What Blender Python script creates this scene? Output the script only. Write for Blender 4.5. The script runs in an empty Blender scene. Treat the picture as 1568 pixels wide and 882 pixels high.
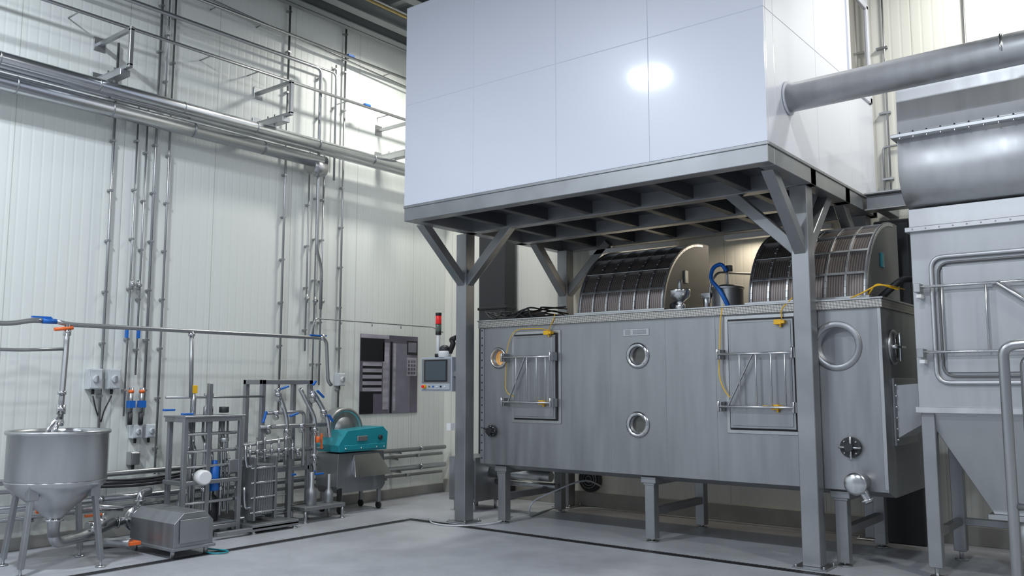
import bpy, bmesh, math, random
from mathutils import Vector, Matrix
random.seed(4)
scene=bpy.context.scene
COL=bpy.context.collection
# ------------------------------------------------------------ materials
def mat(name,color,metal=0.0,rough=0.5,noise=0.0,nscale=4.0,stretch=(1,1,1),bump=0.0,rvar=0.0,coat=0.0,emit=None,estr=0.0,crough=.1):
    m=bpy.data.materials.new(name);m.use_nodes=True
    nt=m.node_tree;b=nt.nodes['Principled BSDF'];N=nt.nodes;Lk=nt.links
    c=(*color,1)
    b.inputs['Base Color'].default_value=c
    b.inputs['Metallic'].default_value=metal
    b.inputs['Roughness'].default_value=rough
    if coat: b.inputs['Coat Weight'].default_value=coat;b.inputs['Coat Roughness'].default_value=crough
    if emit: b.inputs['Emission Color'].default_value=(*emit,1);b.inputs['Emission Strength'].default_value=estr
    if noise or bump or rvar:
        tc=N.new('ShaderNodeTexCoord');mp=N.new('ShaderNodeMapping');mp.inputs['Scale'].default_value=stretch
        nz=N.new('ShaderNodeTexNoise');nz.inputs['Scale'].default_value=nscale;nz.inputs['Detail'].default_value=5
        Lk.new(tc.outputs['Object'],mp.inputs[0]);Lk.new(mp.outputs[0],nz.inputs['Vector'])
        if noise:
            mx=N.new('ShaderNodeMapRange');mx.inputs['From Min'].default_value=.3;mx.inputs['From Max'].default_value=.7
            mx.inputs['To Min'].default_value=1-noise;mx.inputs['To Max'].default_value=1+noise
            Lk.new(nz.outputs[0],mx.inputs[0])
            vm=N.new('ShaderNodeVectorMath');vm.operation='SCALE';vm.inputs[0].default_value=color
            Lk.new(mx.outputs[0],vm.inputs['Scale']);Lk.new(vm.outputs[0],b.inputs['Base Color'])
        if rvar:
            mr=N.new('ShaderNodeMapRange');mr.inputs['From Min'].default_value=.3;mr.inputs['From Max'].default_value=.7
            mr.inputs['To Min'].default_value=max(0.03,rough-rvar);mr.inputs['To Max'].default_value=rough+rvar
            Lk.new(nz.outputs[0],mr.inputs[0]);Lk.new(mr.outputs[0],b.inputs['Roughness'])
        if bump:
            bp=N.new('ShaderNodeBump');bp.inputs['Strength'].default_value=bump;bp.inputs['Distance'].default_value=.01
            Lk.new(nz.outputs[0],bp.inputs['Height']);Lk.new(bp.outputs[0],b.inputs['Normal'])
    return m
def panel_mat(name,color,seamcol,axis,period,off,rough=0.45,rib=0.1,seamw=0.008):
    m=mat(name,color,0,rough);nt=m.node_tree;N=nt.nodes;Lk=nt.links;b=N['Principled BSDF']
    tc=N.new('ShaderNodeTexCoord');sp=N.new('ShaderNodeSeparateXYZ');Lk.new(tc.outputs['Object'],sp.inputs[0])
    o=sp.outputs[axis]
    def M(op,a,bb=None,cc=None):
        n=N.new('ShaderNodeMath');n.operation=op
        for i,v in enumerate((a,bb,cc)):
            if v is None: continue
            if isinstance(v,(int,float)): n.inputs[i].default_value=v
            else: Lk.new(v,n.inputs[i])
        return n.outputs[0]
    fr=M('FRACT',M('DIVIDE',M('ADD',o,-off+100*period),period))
    d=M('MULTIPLY',M('MINIMUM',fr,M('SUBTRACT',1.0,fr)),period)
    seam=M('LESS_THAN',d,seamw/2)
    rb=M('FRACT',M('DIVIDE',M('ADD',o,100*rib-off),rib))
    rd=M('MINIMUM',rb,M('SUBTRACT',1.0,rb))
    rh=M('SMOOTH_MIN',M('MULTIPLY',rd,6.0),1.0,.3)
    h=M('SUBTRACT',M('MULTIPLY',rh,0.30),M('MULTIPLY',seam,1.2))
    bp=N.new('ShaderNodeBump');bp.inputs['Strength'].default_value=.7;bp.inputs['Distance'].default_value=.01
    Lk.new(h,bp.inputs['Height']);Lk.new(bp.outputs[0],b.inputs['Normal'])
    mx=N.new('ShaderNodeMix');mx.data_type='RGBA';mx.inputs[6].default_value=(*color,1);mx.inputs[7].default_value=(*seamcol,1)
    Lk.new(seam,mx.inputs[0]);Lk.new(mx.outputs[2],b.inputs['Base Color'])
    return m
m_wall=panel_mat('wall_panel_white',(.74,.765,.73),(.52,.54,.50),1,1.06,4.37)
m_wallb=panel_mat('wall_panel_back',(.74,.74,.68),(.50,.50,.46),0,1.06,-2.1)
m_cab=mat('cabin_gloss_white',(.76,.785,.88),0,.34,coat=.45,crough=.09)
m_seal=mat('joint_sealant',(.68,.70,.76),0,.6)
m_ss=mat('stainless_brushed',(.49,.50,.51),1,.36,noise=.06,nscale=4,stretch=(4,4,.7),rvar=.06)
m_ssl=mat('stainless_satin_light',(.60,.61,.625),.85,.44,noise=.07,nscale=2.5,stretch=(4,4,.6),rvar=.06)
m_body=mat('separator_satin_steel',(.46,.475,.49),.8,.46,noise=.06,nscale=2.5,stretch=(4,4,.5),rvar=.05)
m_tank=mat('stainless_matt_tank',(.33,.34,.355),.85,.42,noise=.09,nscale=2.5,stretch=(4,4,.5),rvar=.07)
m_plate=mat('drum_side_plate',(.17,.175,.18),.4,.5)
m_bright=mat('stainless_polished',(.62,.63,.64),1,.22,rvar=.05,nscale=8)
m_pipe=mat('pipe_galvanised',(.40,.41,.42),.9,.35)
m_clad=mat('pipe_cladding_aluminium',(.66,.68,.71),1,.26,noise=.05,nscale=5)
m_frame=mat('frame_steel_grey',(.34,.35,.365),.75,.42,noise=.10,nscale=3,rvar=.08)
m_dark=mat('dark_steel',(.045,.047,.052),.4,.5)
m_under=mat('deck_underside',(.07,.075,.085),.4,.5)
m_black=mat('black_rubber',(.015,.015,.017),0,.5)
m_blue=mat('blue_plastic',(.01,.13,.50),0,.4)
m_orange=mat('orange_plastic',(.85,.16,.03),0,.4)
m_yellow=mat('yellow_sensor',(.85,.48,.02),0,.45)
m_red=mat('red_lens',(.75,.02,.02),0,.3,emit=(.8,.02,.02),estr=.2)
m_green=mat('clear_grey_lens',(.12,.16,.13),0,.2)
m_teal=mat('teal_paint',(.012,.27,.33),0,.38,noise=.06,nscale=7,coat=.2)
m_box=mat('switch_box_plastic',(.60,.63,.65),0,.45)
m_screen=mat('hmi_screen',(.07,.09,.11),0,.12)
m_panel=mat('hmi_panel_grey',(.50,.54,.60),.2,.4)
m_glass=mat('porthole_glass',(.10,.095,.085),.1,.06,coat=.5)
m_glow=mat('porthole_lit',(.50,.28,.10),0,.3,noise=.5,nscale=18,emit=(.9,.45,.12),estr=.25)
m_conc=mat('concrete_plinth',(.38,.37,.34),0,.7,noise=.1,nscale=5)
m_roof=mat('roof_sheet_grey',(.17,.185,.185),.2,.5)
m_white=mat('white_plastic',(.8,.8,.8),0,.35)
m_lamp=mat('lamp_housing',(.5,.5,.5),.3,.4)
m_ypipe=mat('gas_pipe_yellow',(.30,.22,.06),0,.5)
def floor_mat():
    m=mat('floor_resin_concrete',(.36,.37,.39),0,.42);nt=m.node_tree;N=nt.nodes;Lk=nt.links;b=N['Principled BSDF']
    tc=N.new('ShaderNodeTexCoord')
    n1=N.new('ShaderNodeTexNoise');n1.inputs['Scale'].default_value=.9;n1.inputs['Detail'].default_value=8;n1.inputs['Roughness'].default_value=.7
    n2=N.new('ShaderNodeTexNoise');n2.inputs['Scale'].default_value=60;n2.inputs['Detail'].default_value=3
    Lk.new(tc.outputs['Object'],n1.inputs[0]);Lk.new(tc.outputs['Object'],n2.inputs[0])
    r=N.new('ShaderNodeValToRGB');r.color_ramp.elements[0].position=.32;r.color_ramp.elements[0].color=(.35,.36,.385,1)
    r.color_ramp.elements[1].position=.70;r.color_ramp.elements[1].color=(.53,.545,.575,1)
    Lk.new(n1.outputs[0],r.inputs[0])
    mx=N.new('ShaderNodeMix');mx.data_type='RGBA';mx.blend_type='MULTIPLY';mx.inputs[0].default_value=.2
    Lk.new(r.outputs[0],mx.inputs[6]);Lk.new(n2.outputs[1],mx.inputs[7]);Lk.new(mx.outputs[2],b.inputs['Base Color'])
    mr=N.new('ShaderNodeMapRange');mr.inputs['To Min'].default_value=.22;mr.inputs['To Max'].default_value=.58;Lk.new(n1.outputs[0],mr.inputs[0]);Lk.new(mr.outputs[0],b.inputs['Roughness'])
    bp=N.new('ShaderNodeBump');bp.inputs['Strength'].default_value=.08;bp.inputs['Distance'].default_value=.01;Lk.new(n2.outputs[0],bp.inputs['Height']);Lk.new(bp.outputs[0],b.inputs['Normal'])
    return m
m_floor=floor_mat()
def mesh_mat():
    m=mat('perforated_screen',(.2,.17,.15),.6,.45);nt=m.node_tree;N=nt.nodes;Lk=nt.links;b=N['Principled BSDF']
    tc=N.new('ShaderNodeTexCoord');w=N.new('ShaderNodeTexWave');w.bands_direction='X';w.inputs['Scale'].default_value=14
    Lk.new(tc.outputs['Object'],w.inputs[0])
    r=N.new('ShaderNodeValToRGB');r.color_ramp.elements[0].color=(.09,.075,.07,1);r.color_ramp.elements[1].color=(.22,.19,.18,1)
    Lk.new(w.outputs[1],r.inputs[0]);Lk.new(r.outputs[0],b.inputs['Base Color']);return m
m_mesh=mesh_mat()
def tread_mat():
    m=mat('tread_plate',(.5,.48,.45),.8,.4);nt=m.node_tree;N=nt.nodes;Lk=nt.links;b=N['Principled BSDF']
    tc=N.new('ShaderNodeTexCoord');mp=N.new('ShaderNodeMapping');mp.inputs['Rotation'].default_value=(0,.785,.785)
    c=N.new('ShaderNodeTexChecker');c.inputs['Scale'].default_value=45
    c.inputs[1].default_value=(.50,.48,.45,1);c.inputs[2].default_value=(.28,.27,.255,1)
    Lk.new(tc.outputs['Object'],mp.inputs[0]);Lk.new(mp.outputs[0],c.inputs[0]);Lk.new(c.outputs[0],b.inputs['Base Color'])
    bp=N.new('ShaderNodeBump');bp.inputs['Strength'].default_value=.5;bp.inputs['Distance'].default_value=.01;Lk.new(c.outputs[1],bp.inputs['Height']);Lk.new(bp.outputs[0],b.inputs['Normal'])
    return m
m_tread=tread_mat()
# ------------------------------------------------------------ mesh builder
def V(*a): return Vector(a)
def fillet(pts,r,k=6,closed=False):
    pts=[Vector(p) for p in pts];n=len(pts)
    if r<=0 or n<3: return pts
    out=[]
    rng=range(n) if closed else range(1,n-1)
    if not closed: out.append(pts[0])
    for i in rng:
        a,p,c=pts[i-1],pts[i],pts[(i+1)%n]
        t=min(r,(a-p).length*.49,(c-p).length*.49)
        q0=p+(a-p).normalized()*t;q1=p+(c-p).normalized()*t
        for j in range(k+1):
            s=j/k;out.append(q0*(1-s)**2+p*2*s*(1-s)+q1*s*s)
    if not closed: out.append(pts[-1])
    return out
class G:
    def __init__(s,name,bevel=.003): s.name=name;s.bm=bmesh.new();s.mats=[];s.bevel=bevel
    def mi(s,m):
        if m not in s.mats: s.mats.append(m)
        return s.mats.index(m)
    def face(s,vs,m,smooth=False):
        try: f=s.bm.faces.new(vs)
        except ValueError: return
        f.material_index=s.mi(m);f.smooth=smooth
    def hexa(s,c,m):
        v=[s.bm.verts.new(p) for p in c]
        for q in ((0,3,2,1),(4,5,6,7),(0,1,5,4),(1,2,6,5),(2,3,7,6),(3,0,4,7)): s.face([v[i] for i in q],m)
    def box(s,x0,x1,y0,y1,z0,z1,m):
        x0,x1=sorted((x0,x1));y0,y1=sorted((y0,y1));z0,z1=sorted((z0,z1))
        s.hexa([(x0,y0,z0),(x1,y0,z0),(x1,y1,z0),(x0,y1,z0),(x0,y0,z1),(x1,y0,z1),(x1,y1,z1),(x0,y1,z1)],m)
    def beam(s,p0,p1,w,h,m,up=(0,0,1)):
        p0=Vector(p0);p1=Vector(p1);d=(p1-p0).normalized();u=Vector(up)
        if abs(d.dot(u))>.95: u=Vector((0,1,0))
        a=d.cross(u).normalized()*w/2;b=a.cross(d).normalized()*h/2
        s.hexa([p0-a-b,p0+a-b,p0+a+b,p0-a+b,p1-a-b,p1+a-b,p1+a+b,p1-a+b],m)
    def rings(s,rs,m,cap0=True,cap1=True,closed=False):
        vs=[[s.bm.verts.new(p) for p in r] for r in rs];n=len(vs[0])
        prs=list(zip(vs[:-1],vs[1:]))
        if closed: prs.append((vs[-1],vs[0]))
        for a,b in prs:
            for i in range(n): s.face([a[i],a[(i+1)%n],b[(i+1)%n],b[i]],m,True)
        if not closed:
            if cap0: s.face(list(reversed(vs[0])),m)
            if cap1: s.face(vs[-1],m)
    def lathe(s,o,axis,prof,m,n=24,cap=True):
        o=Vector(o);d=Vector(axis).normalized();u=V(0,0,1) if abs(d.z)<.9 else V(1,0,0)
        a=d.cross(u).normalized();b=d.cross(a).normalized()
        rs=[[o+d*h+(a*math.cos(2*math.pi*i/n)+b*math.sin(2*math.pi*i/n))*max(r,1e-4) for i in range(n)] for r,h in prof]
        s.rings(rs,m,cap,cap)
    def cyl(s,p0,p1,r,m,r2=None,n=16):
        p0=Vector(p0);p1=Vector(p1);L=(p1-p0).length
        s.lathe(p0,p1-p0,[(r,0),(r if r2 is None else r2,L)],m,n)
    def tube(s,pts,r,m,f=.05,n=10,closed=False,k=6):
        pts=fillet(pts,f,k,closed);N=len(pts)
        def tan(i):
            if closed: return (pts[(i+1)%N]-pts[i-1]).normalized()
            return (pts[min(i+1,N-1)]-pts[max(i-1,0)]).normalized()
        t=tan(0);u=V(0,0,1) if abs(t.z)<.9 else V(1,0,0);a=t.cross(u).normalized();rs=[]
        for i in range(N):
            t=tan(i);a=(a-t*a.dot(t)).normalized();b=t.cross(a)
            rs.append([pts[i]+(a*math.cos(2*math.pi*j/n)+b*math.sin(2*math.pi*j/n))*r for j in range(n)])
        s.rings(rs,m,closed=closed)
    def prism(s,poly,vec,m,smooth=False):
        v=Vector(vec);a=[s.bm.verts.new(p) for p in poly];b=[s.bm.verts.new(Vector(p)+v) for p in poly];n=len(a)
        for i in range(n): s.face([a[i],a[(i+1)%n],b[(i+1)%n],b[i]],m,smooth)
        s.face(list(reversed(a)),m);s.face(b,m)
    def flange(s,p,axis,r,m,t=.02,bolts=6,mb=None):
        p=Vector(p);d=Vector(axis).normalized();s.cyl(p-d*t/2,p+d*t/2,r,m,n=20)
        u=V(0,0,1) if abs(d.z)<.9 else V(1,0,0);a=d.cross(u).normalized();b=d.cross(a)
        for i in range(bolts):
            q=p+(a*math.cos(i*2*math.pi/bolts)+b*math.sin(i*2*math.pi/bolts))*r*.78
            s.cyl(q-d*(t/2+.008),q+d*(t/2+.008),r*.1,mb or m,n=6)
    def done(s,parent=None):
        bmesh.ops.recalc_face_normals(s.bm,faces=s.bm.faces)
        me=bpy.data.meshes.new(s.name);s.bm.to_mesh(me);s.bm.free()
        for m in s.mats: me.materials.append(m)
        ob=bpy.data.objects.new(s.name,me);COL.objects.link(ob)
        if parent: ob.parent=parent
        if s.bevel:
            bv=ob.modifiers.new('edge_bevel','BEVEL');bv.width=s.bevel;bv.segments=1;bv.limit_method='ANGLE';bv.angle_limit=math.radians(50)
            bv.use_clamp_overlap=True
        return ob
def empty(name,loc=(0,0,0)):
    e=bpy.data.objects.new(name,None);COL.objects.link(e);e.empty_display_size=.2;return e
K=8.5/8.2
XW=-8.60; YB=9.27; ZC=6.35; XA=XW+.003
def W(y,z,x=-8.5):
    return Vector((x,y*K,1.5+(z-1.5)*K))
# ------------------------------------------------------------ room shell
g=G('floor',0);g.box(XW-.2,6,-7,YB+.2,-.2,0,m_floor);g.done()
g=G('wall_left',0);g.box(XW-.2,XW,-7,YB+.2,0,ZC,m_wall);g.done()
g=G('wall_back',0);g.box(XW,6,YB,YB+.2,0,ZC,m_wallb);g.done()
g=G('ceiling',0)
g.box(XW-.2,6,-7,YB+.2,ZC,ZC+.15,m_roof)
y=-6.9
while y<YB-.2:
    g.prism([(XW,y,ZC),(XW,y+.16,ZC),(XW,y+.12,ZC-.07),(XW,y+.04,ZC-.07)],(6-XW,0,0),m_roof);y+=.3
g.done()
g=G('baseboard_left',.004);g.box(XW,XW+.03,-7,YB,0,.12,m_conc);g.done()
g=G('baseboard_back',.004);g.box(XW+.03,6,YB-.04,YB,0,.18,m_conc);g.done()
g=G('ceiling_beam',.004)
for z in (ZC-.34,ZC-.12): g.box(-8.5,6,8.7,8.86,z,z+.015,m_roof)
g.box(-8.5,6,8.775,8.785,ZC-.34,ZC-.1,m_roof)
g.box(-8.3,-8.1,-3,YB,ZC-.30,ZC-.28,m_roof);g.box(-8.22,-8.2,-3,YB,ZC-.30,ZC-.08,m_roof)
for x in (-7.95,-7.2): g.box(x,x+.14,-3,YB,ZC-.26,ZC-.245,m_roof);g.box(x+.06,x+.08,-3,YB,ZC-.25,ZC-.05,m_roof)
g.done()
g=G('ceiling_pipes',0)
g.cyl((-7.62,-2,6.16),(-7.62,YB-.05,6.16),.018,m_ypipe);g.cyl((-7.55,-2,6.16),(-7.55,YB-.05,6.16),.016,m_pipe)
for y in (5,6.5,8): g.box(-7.75,-7.4,y,y+.04,6.10,6.13,m_roof);g.cyl((-7.7,y+.02,6.11),(-7.7,y+.02,ZC),.006,m_frame);g.cyl((-7.42,y+.02,6.11),(-7.42,y+.02,ZC),.006,m_frame)
g.done()
g=G('floor_drain_channel',0)
def drain(x0,x1,y0,y1,alongx):
    g.box(x0,x1,y0,y1,-.02,.002,m_black)
    if alongx:
        g.box(x0,x1,y0-.008,y0,-.02,.004,m_frame);g.box(x0,x1,y1,y1+.008,-.02,.004,m_frame)
        x=x0
        while x<x1: g.box(x,x+.009,y0,y1,-.01,.004,m_dark);x+=.04
    else:
        g.box(x0-.008,x0,y0,y1,-.02,.004,m_frame);g.box(x1,x1+.008,y0,y1,-.02,.004,m_frame)
        y=y0
        while y<y1: g.box(x0,x1,y,y+.009,-.01,.004,m_dark);y+=.04
drain(-7.12,-7.02,-1,7.03,False);drain(-7.12,1.5,7.04,7.14,True);g.done()
# ------------------------------------------------------------ cabin on steel platform
X0,X1,Y0,Y1=-6.47,-2.50,6.33,YB-.05
cab=empty('elevated_cabin')
g=G('cabin_panels',.003)
g.box(X0+.004,X1-.004,Y0+.004,Y1,3.38,5.50,m_seal)
xs=[X0,-5.51,-4.50,-3.53,X1]
for i in range(4):
    for z0,z1 in ((3.37,4.4665),(4.4695,5.52)):
        g.box(xs[i]+(.0015 if i else 0),xs[i+1]-(.0015 if i<3 else 0),Y0,Y0+.03,z0,z1,m_cab)
ys=[Y0+.0335,6.52,7.50,8.42]
for i in range(3):
    for z0,z1 in ((3.37,4.4665),(4.4695,5.52)):
        g.box(X1-.03,X1,ys[i]+.0015,ys[i+1]-.0015,z0,z1,m_cab);g.box(X0,X0+.03,ys[i]+.0015,ys[i+1]-.0015,z0,z1,m_cab)
g.box(X1-.03,X1,8.425,Y1,3.37,4.40,m_cab);g.box(X1-.03,X1,8.425,Y1,5.45,5.52,m_cab);g.box(X0,X0+.03,8.425,Y1,3.37,5.52,m_cab)
g.box(X0,X1,Y0,Y1,5.52,5.56,m_cab)
g.done(cab)
g=G('cabin_window',.004)
g.box(X1-.03,X1-.0,8.5,9.1,4.46,5.42,m_glass)
for a in ((8.44,8.5,4.40,5.46),(9.1,9.16,4.40,5.46)): g.box(X1-.02,X1+.02,a[0],a[1],a[2],a[3],m_cab)
g.box(X1-.02,X1+.02,8.44,9.16,4.40,4.46,m_cab);g.box(X1-.02,X1+.02,8.44,9.16,5.42,5.48,m_cab);g.done(cab)
g=G('platform_frame',.005)
zb,zt=3.215,3.37
for y in (Y0,7.27,8.2,Y1-.15): g.box(X0,X1,y,y+.13,zb,zt,m_frame)
for x in (X0,X1-.13): g.box(x,x+.13,Y0+.13,Y1,zb,zt,m_frame)
g.box(X0-.005,X1+.005,Y0-.01,Y0,zt-.02,zt+.01,m_frame);g.box(X1,X1+.01,Y0,Y1,zt-.02,zt+.01,m_frame)
x=X0+.55
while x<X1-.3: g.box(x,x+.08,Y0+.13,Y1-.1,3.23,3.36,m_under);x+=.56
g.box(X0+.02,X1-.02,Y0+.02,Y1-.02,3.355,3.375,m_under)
for cx,cy in ((-6.50,7.345),(-2.62,7.345),(-6.30,9.05),(-2.62,9.05)):
    w=.075;g.box(cx-w,cx+w,cy-w,cy+w,.015,zb,m_frame);g.box(cx-.14,cx+.14,cy-.14,cy+.14,0,.015,m_ss)
    for sx in(-1,1):
        for sy in (-1,1): g.cyl((cx+sx*.115,cy+sy*.115,.01),(cx+sx*.115,cy+sy*.115,.035),.012,m_ss,n=6)
    sgn=1 if cx<-4 else -1
    g.beam((cx,cy,2.62),(cx+sgn*.66,cy,zb+.04),.10,.10,m_frame)
    if cy<8:
        g.beam((cx,cy,2.62),(cx,cy-.72,zb+.04),.10,.10,m_frame);g.beam((cx,cy,2.62),(cx,cy+.66,zb+.04),.10,.10,m_frame)
    else: g.beam((cx,cy,2.62),(cx,cy-.66,zb+.04),.10,.10,m_frame)
g.done(cab)
# ------------------------------------------------------------ tunnel machine
tx0,tx1,ty0,ty1,tz0,tz1=-6.34,-2.03,7.44,8.75,.64,2.14
mach=empty('tunnel_drying_machine')
g=G('housing_shell',0)
g.prism([(tx0,ty0,tz0),(tx0,ty0,tz1),(tx0,ty1,tz1),(tx0,ty1,tz0+.0),(tx0,ty1-.2,tz0-.06),(tx0,ty0+.2,tz0-.06)],(tx1-tx0,0,0),m_tank)
shell=g.done(mach)
g=G('cutter',0);g.cyl((-2.40,ty0-.1,1.83),(-2.40,ty0+.10,1.83),.160,m_tank,n=48)
for x,z in ((-6.08,1.80),(-4.32,1.79),(-4.33,1.12)): g.cyl((x,ty0-.1,z),(x,ty0+.06,z),.088,m_tank,n=32)
cut=g.done()
bo=shell.modifiers.new('recess','BOOLEAN');bo.operation='DIFFERENCE';bo.object=cut;bo.solver='EXACT'
bpy.context.view_layer.update()
try:
    nm=bpy.data.meshes.new_from_object(shell.evaluated_get(bpy.context.evaluated_depsgraph_get()))
    shell.modifiers.remove(bo)
    if len(nm.polygons)>20: shell.data=nm
finally:
    bpy.data.objects.remove(cut)
g=G('housing_trim',.005)
g.box(tx0-.02,tx1+.02,ty0-.03,ty1+.02,tz1,tz1+.07,m_tread)
g.box(tx0-.03,tx1+.03,ty0-.04,ty1+.03,tz1+.07,tz1+.085,m_ss)
for x in (-5.26,-4.64,-4.02,-3.5,-2.60): g.box(x-.003,x+.003,ty0-.003,ty0+.001,tz0,tz1,m_ss)
g.box(tx0,tx0+.05,ty0-.012,ty0,tz0,tz1,m_frame)
for i in range(18): g.cyl((tx0+.025,ty0-.02,tz0+.06+i*.083),(tx0+.025,ty0,tz0+.06+i*.083),.009,m_dark,n=6)
g.box(-4.48,-4.19,ty0-.006,ty0,1.985,2.055,m_ss);g.box(-4.46,-4.40,ty0-.008,ty0,1.995,2.045,m_frame);g.box(-4.37,-4.22,ty0-.008,ty0,2.0,2.04,m_tank)
g.box(tx1-.03,tx1,ty0-.004,ty0,tz0+.02,tz1,m_ss)
g.done(mach)
g=G('legs',.004)
for x in (-6.10,-4.26,-2.44):
    for y in (7.56,8.62):
        g.box(x-.05,x+.05,y-.05,y+.05,.03,tz0,m_frame);g.cyl((x,y,0),(x,y,.012),.06,m_ss);g.cyl((x,y,.012),(x,y,.04),.02,m_ss)
        g.box(x-.08,x+.08,y-.07,y+.07,tz0-.08,tz0-.02,m_frame)
    g.box(x-.035,x+.035,7.6,8.58,.25,.32,m_frame)
for x in (-6.10,-4.26,-2.44): g.box(x-.06,x+.06,7.5,8.68,tz0-.10,tz0-.02,m_frame)
g.done(mach)
def door(name,x0,x1,z0,z1,hx0,hx1,hz0,hz1,left):
    g=G(name,.003);y=ty0
    g.box(x0-.05,x1+.05,y-.010,y+.0,z0-.05,z1+.05,m_ss)
    g.box(x0-.018,x1+.018,y-.016,y,z0-.018,z1+.018,m_black)
    g.box(x0,x1,y-.045,y,z0,z1,m_tank)
    g.box(x0+.02,x1-.02,y-.05,y-.045,z0+.02,z1-.02,m_tank)
    yb=y-.11
    for z in (hz0,hz1): g.cyl((hx0,yb,z),(hx1,yb,z),.011,m_bright,n=10)
    w=hx1-hx0
    for t in (.3,.52,.72,.9):
        g.cyl((hx0+w*t,yb,hz0),(hx0+w*t,yb,hz1),.007,m_ss,n=8)
    g.beam((hx0+w*.48,yb+.01,hz1),(hx0+w*.12,yb+.01,hz0),.025,.010,m_ss)
    for hx in (hx0,hx1):
        for z in (hz0,hz1):
            g.box(hx-.022,hx+.022,y-.11,y,z-.045,z+.045,m_ss);g.cyl((hx,y-.12,z-.05),(hx,y-.12,z+.05),.010,m_bright,n=8)
    g.cyl((hx0+w*.45,yb,hz1),(hx0+w*.45,y-.04,hz1),.01,m_bright,n=8);g.cyl((hx0+w*.9,yb,hz0),(hx0+w*.9,y-.04,hz0),.01,m_bright,n=8)
    return g
g=door('door_left_leaf',-5.84,-5.29,1.15,2.03,-5.95,-5.30,1.32,1.80,True);g.done(mach)
g=door('door_right_leaf',-3.35,-2.75,1.12,2.08,-3.43,-2.74,1.31,1.78,False);g.done(mach)
g=G('sensors',.003)
def sensor(x,z):
    g.box(x-.05,x+.015,ty0-.10,ty0-.04,z-.022,z+.022,m_yellow);g.box(x+.015,x+.045,ty0-.10,ty0-.04,z-.014,z+.014,m_yellow);g.cyl((x+.0,ty0-.07,z-.045),(x,ty0-.07,z),.010,m_yellow,n=8)
for p in ((-5.35,2.05),(-5.42,1.32),(-2.85,2.05),(-2.90,1.31)): sensor(*p)
yy=ty0-.03
g.tube([(-5.35,yy,2.07),(-5.45,yy,2.1),(-5.85,yy,2.11),(-5.95,yy,1.9),(-5.97,yy,1.42),(-5.8,yy,1.36),(-5.45,yy,1.33)],.005,m_yellow,.12,6)
g.tube([(-5.38,yy,2.08),(-5.30,yy-.01,2.2),(-5.30,yy,2.25)],.005,m_yellow,.05,6)
g.tube([(-3.40,yy,2.24),(-3.43,yy,2.1),(-3.45,yy-.02,1.55),(-3.36,yy,1.37),(-2.95,yy-.02,1.31)],.006,m_yellow,.12,6)
g.tube([(-2.85,yy,2.07),(-2.86,yy,2.16),(-2.75,yy,2.26)],.006,m_yellow,.05,6)
g.done(mach)
g=G('portholes',.002)
def ring(x,z,ri,ro,t,m,n=40,y=ty0):
    pr=[(ri,0),(ro,0),(ro,t*.5),((ri+ro)/2,t),(ri,t*.8)]
    rs=[[Vector((x+r*math.cos(2*math.pi*i/n),y-h,z+r*math.sin(2*math.pi*i/n))) for i in range(n)] for r,h in pr]
    g.rings(rs,m,closed=True)
def port(x,z,r,m):
    ring(x,z,.088,r*1.28,.028,m_bright)
    g.cyl((x,ty0+.055,z),(x,ty0+.045,z),.087,m,n=32)
    for i in range(8):
        a=i*math.pi/4;g.cyl((x+r*1.1*math.cos(a),ty0-.01,z+r*1.1*math.sin(a)),(x+r*1.1*math.cos(a),ty0-.035,z+r*1.1*math.sin(a)),r*.06,m_ss,n=6)
port(-6.08,1.80,.092,m_glow);port(-4.32,1.79,.100,m_glass);port(-4.33,1.12,.100,m_glass)
ring(-2.40,1.83,.160,.212,.014,m_tank,48)
xx=tx1
g.lathe((xx,7.74,1.82),(1,0,0),[(.15,0),(.15,.015),(.12,.04),(.10,.04),(.09,.01)],m_ss,30);g.lathe((xx,7.74,1.82),(1,0,0),[(.095,0),(.095,.044)],m_glass,30)
g.cyl((xx+.06,7.62,1.82),(xx+.06,7.90,1.82),.012,m_bright);g.cyl((xx,7.62,1.82),(xx+.07,7.62,1.82),.02,m_bright);g.cyl((xx+.06,7.74,1.70),(xx+.06,7.74,1.94),.014,m_bright)
g.done(mach)
g=G('valves',.002)
g.flange((-2.31,ty0-.02,.99),(0,-1,0),.085,m_dark,.035,8,m_bright);g.cyl((-2.31,ty0-.02,.99),(-2.31,ty0-.09,.99),.035,m_dark)
g.cyl((-2.40,ty0-.06,.99),(-2.22,ty0-.06,.99),.010,m_bright);g.cyl((-2.30,ty0-.06,1.08),(-2.30,ty0-.06,.88),.008,m_bright)
g.flange((-6.17,ty0-.02,1.0),(0,-1,0),.065,m_dark,.03,8,m_bright);g.cyl((-6.17,ty0-.02,1.0),(-6.17,ty0-.08,1.0),.04,m_black);g.cyl((-6.26,ty0-.05,1.03),(-6.10,ty0-.06,.98),.01,m_black)
g.lathe((-2.24,ty0+.05,.71),(0,-1,0),[(.075,0),(.075,.2),(.09,.2),(.09,.23),(.06,.245),(0,.245)],m_bright,28)
g.cyl((-2.24,ty0-.08,.71),(-2.16,ty0-.10,.56),.035,m_bright);g.flange((-2.175,ty0-.10,.58),(.3,0,-1),.055,m_bright,.015,0)
g.done(mach)
g=G('transfer_chute',.003)
g.hexa([(tx1,7.72,1.05),(tx1+.23,7.80,1.20),(tx1+.23,8.3,1.20),(tx1,8.3,1.05),(tx1,7.72,1.50),(tx1+.23,7.80,1.52),(tx1+.23,8.3,1.52),(tx1,8.3,1.50)],m_ssl)
g.box(tx1,tx1+.02,7.66,8.36,1.0,1.56,m_ss)
for i in range(6): g.cyl((tx1,7.69,1.05+i*.09),(tx1+.035,7.69,1.05+i*.09),.01,m_bright,n=6)
g.done(mach)
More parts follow.
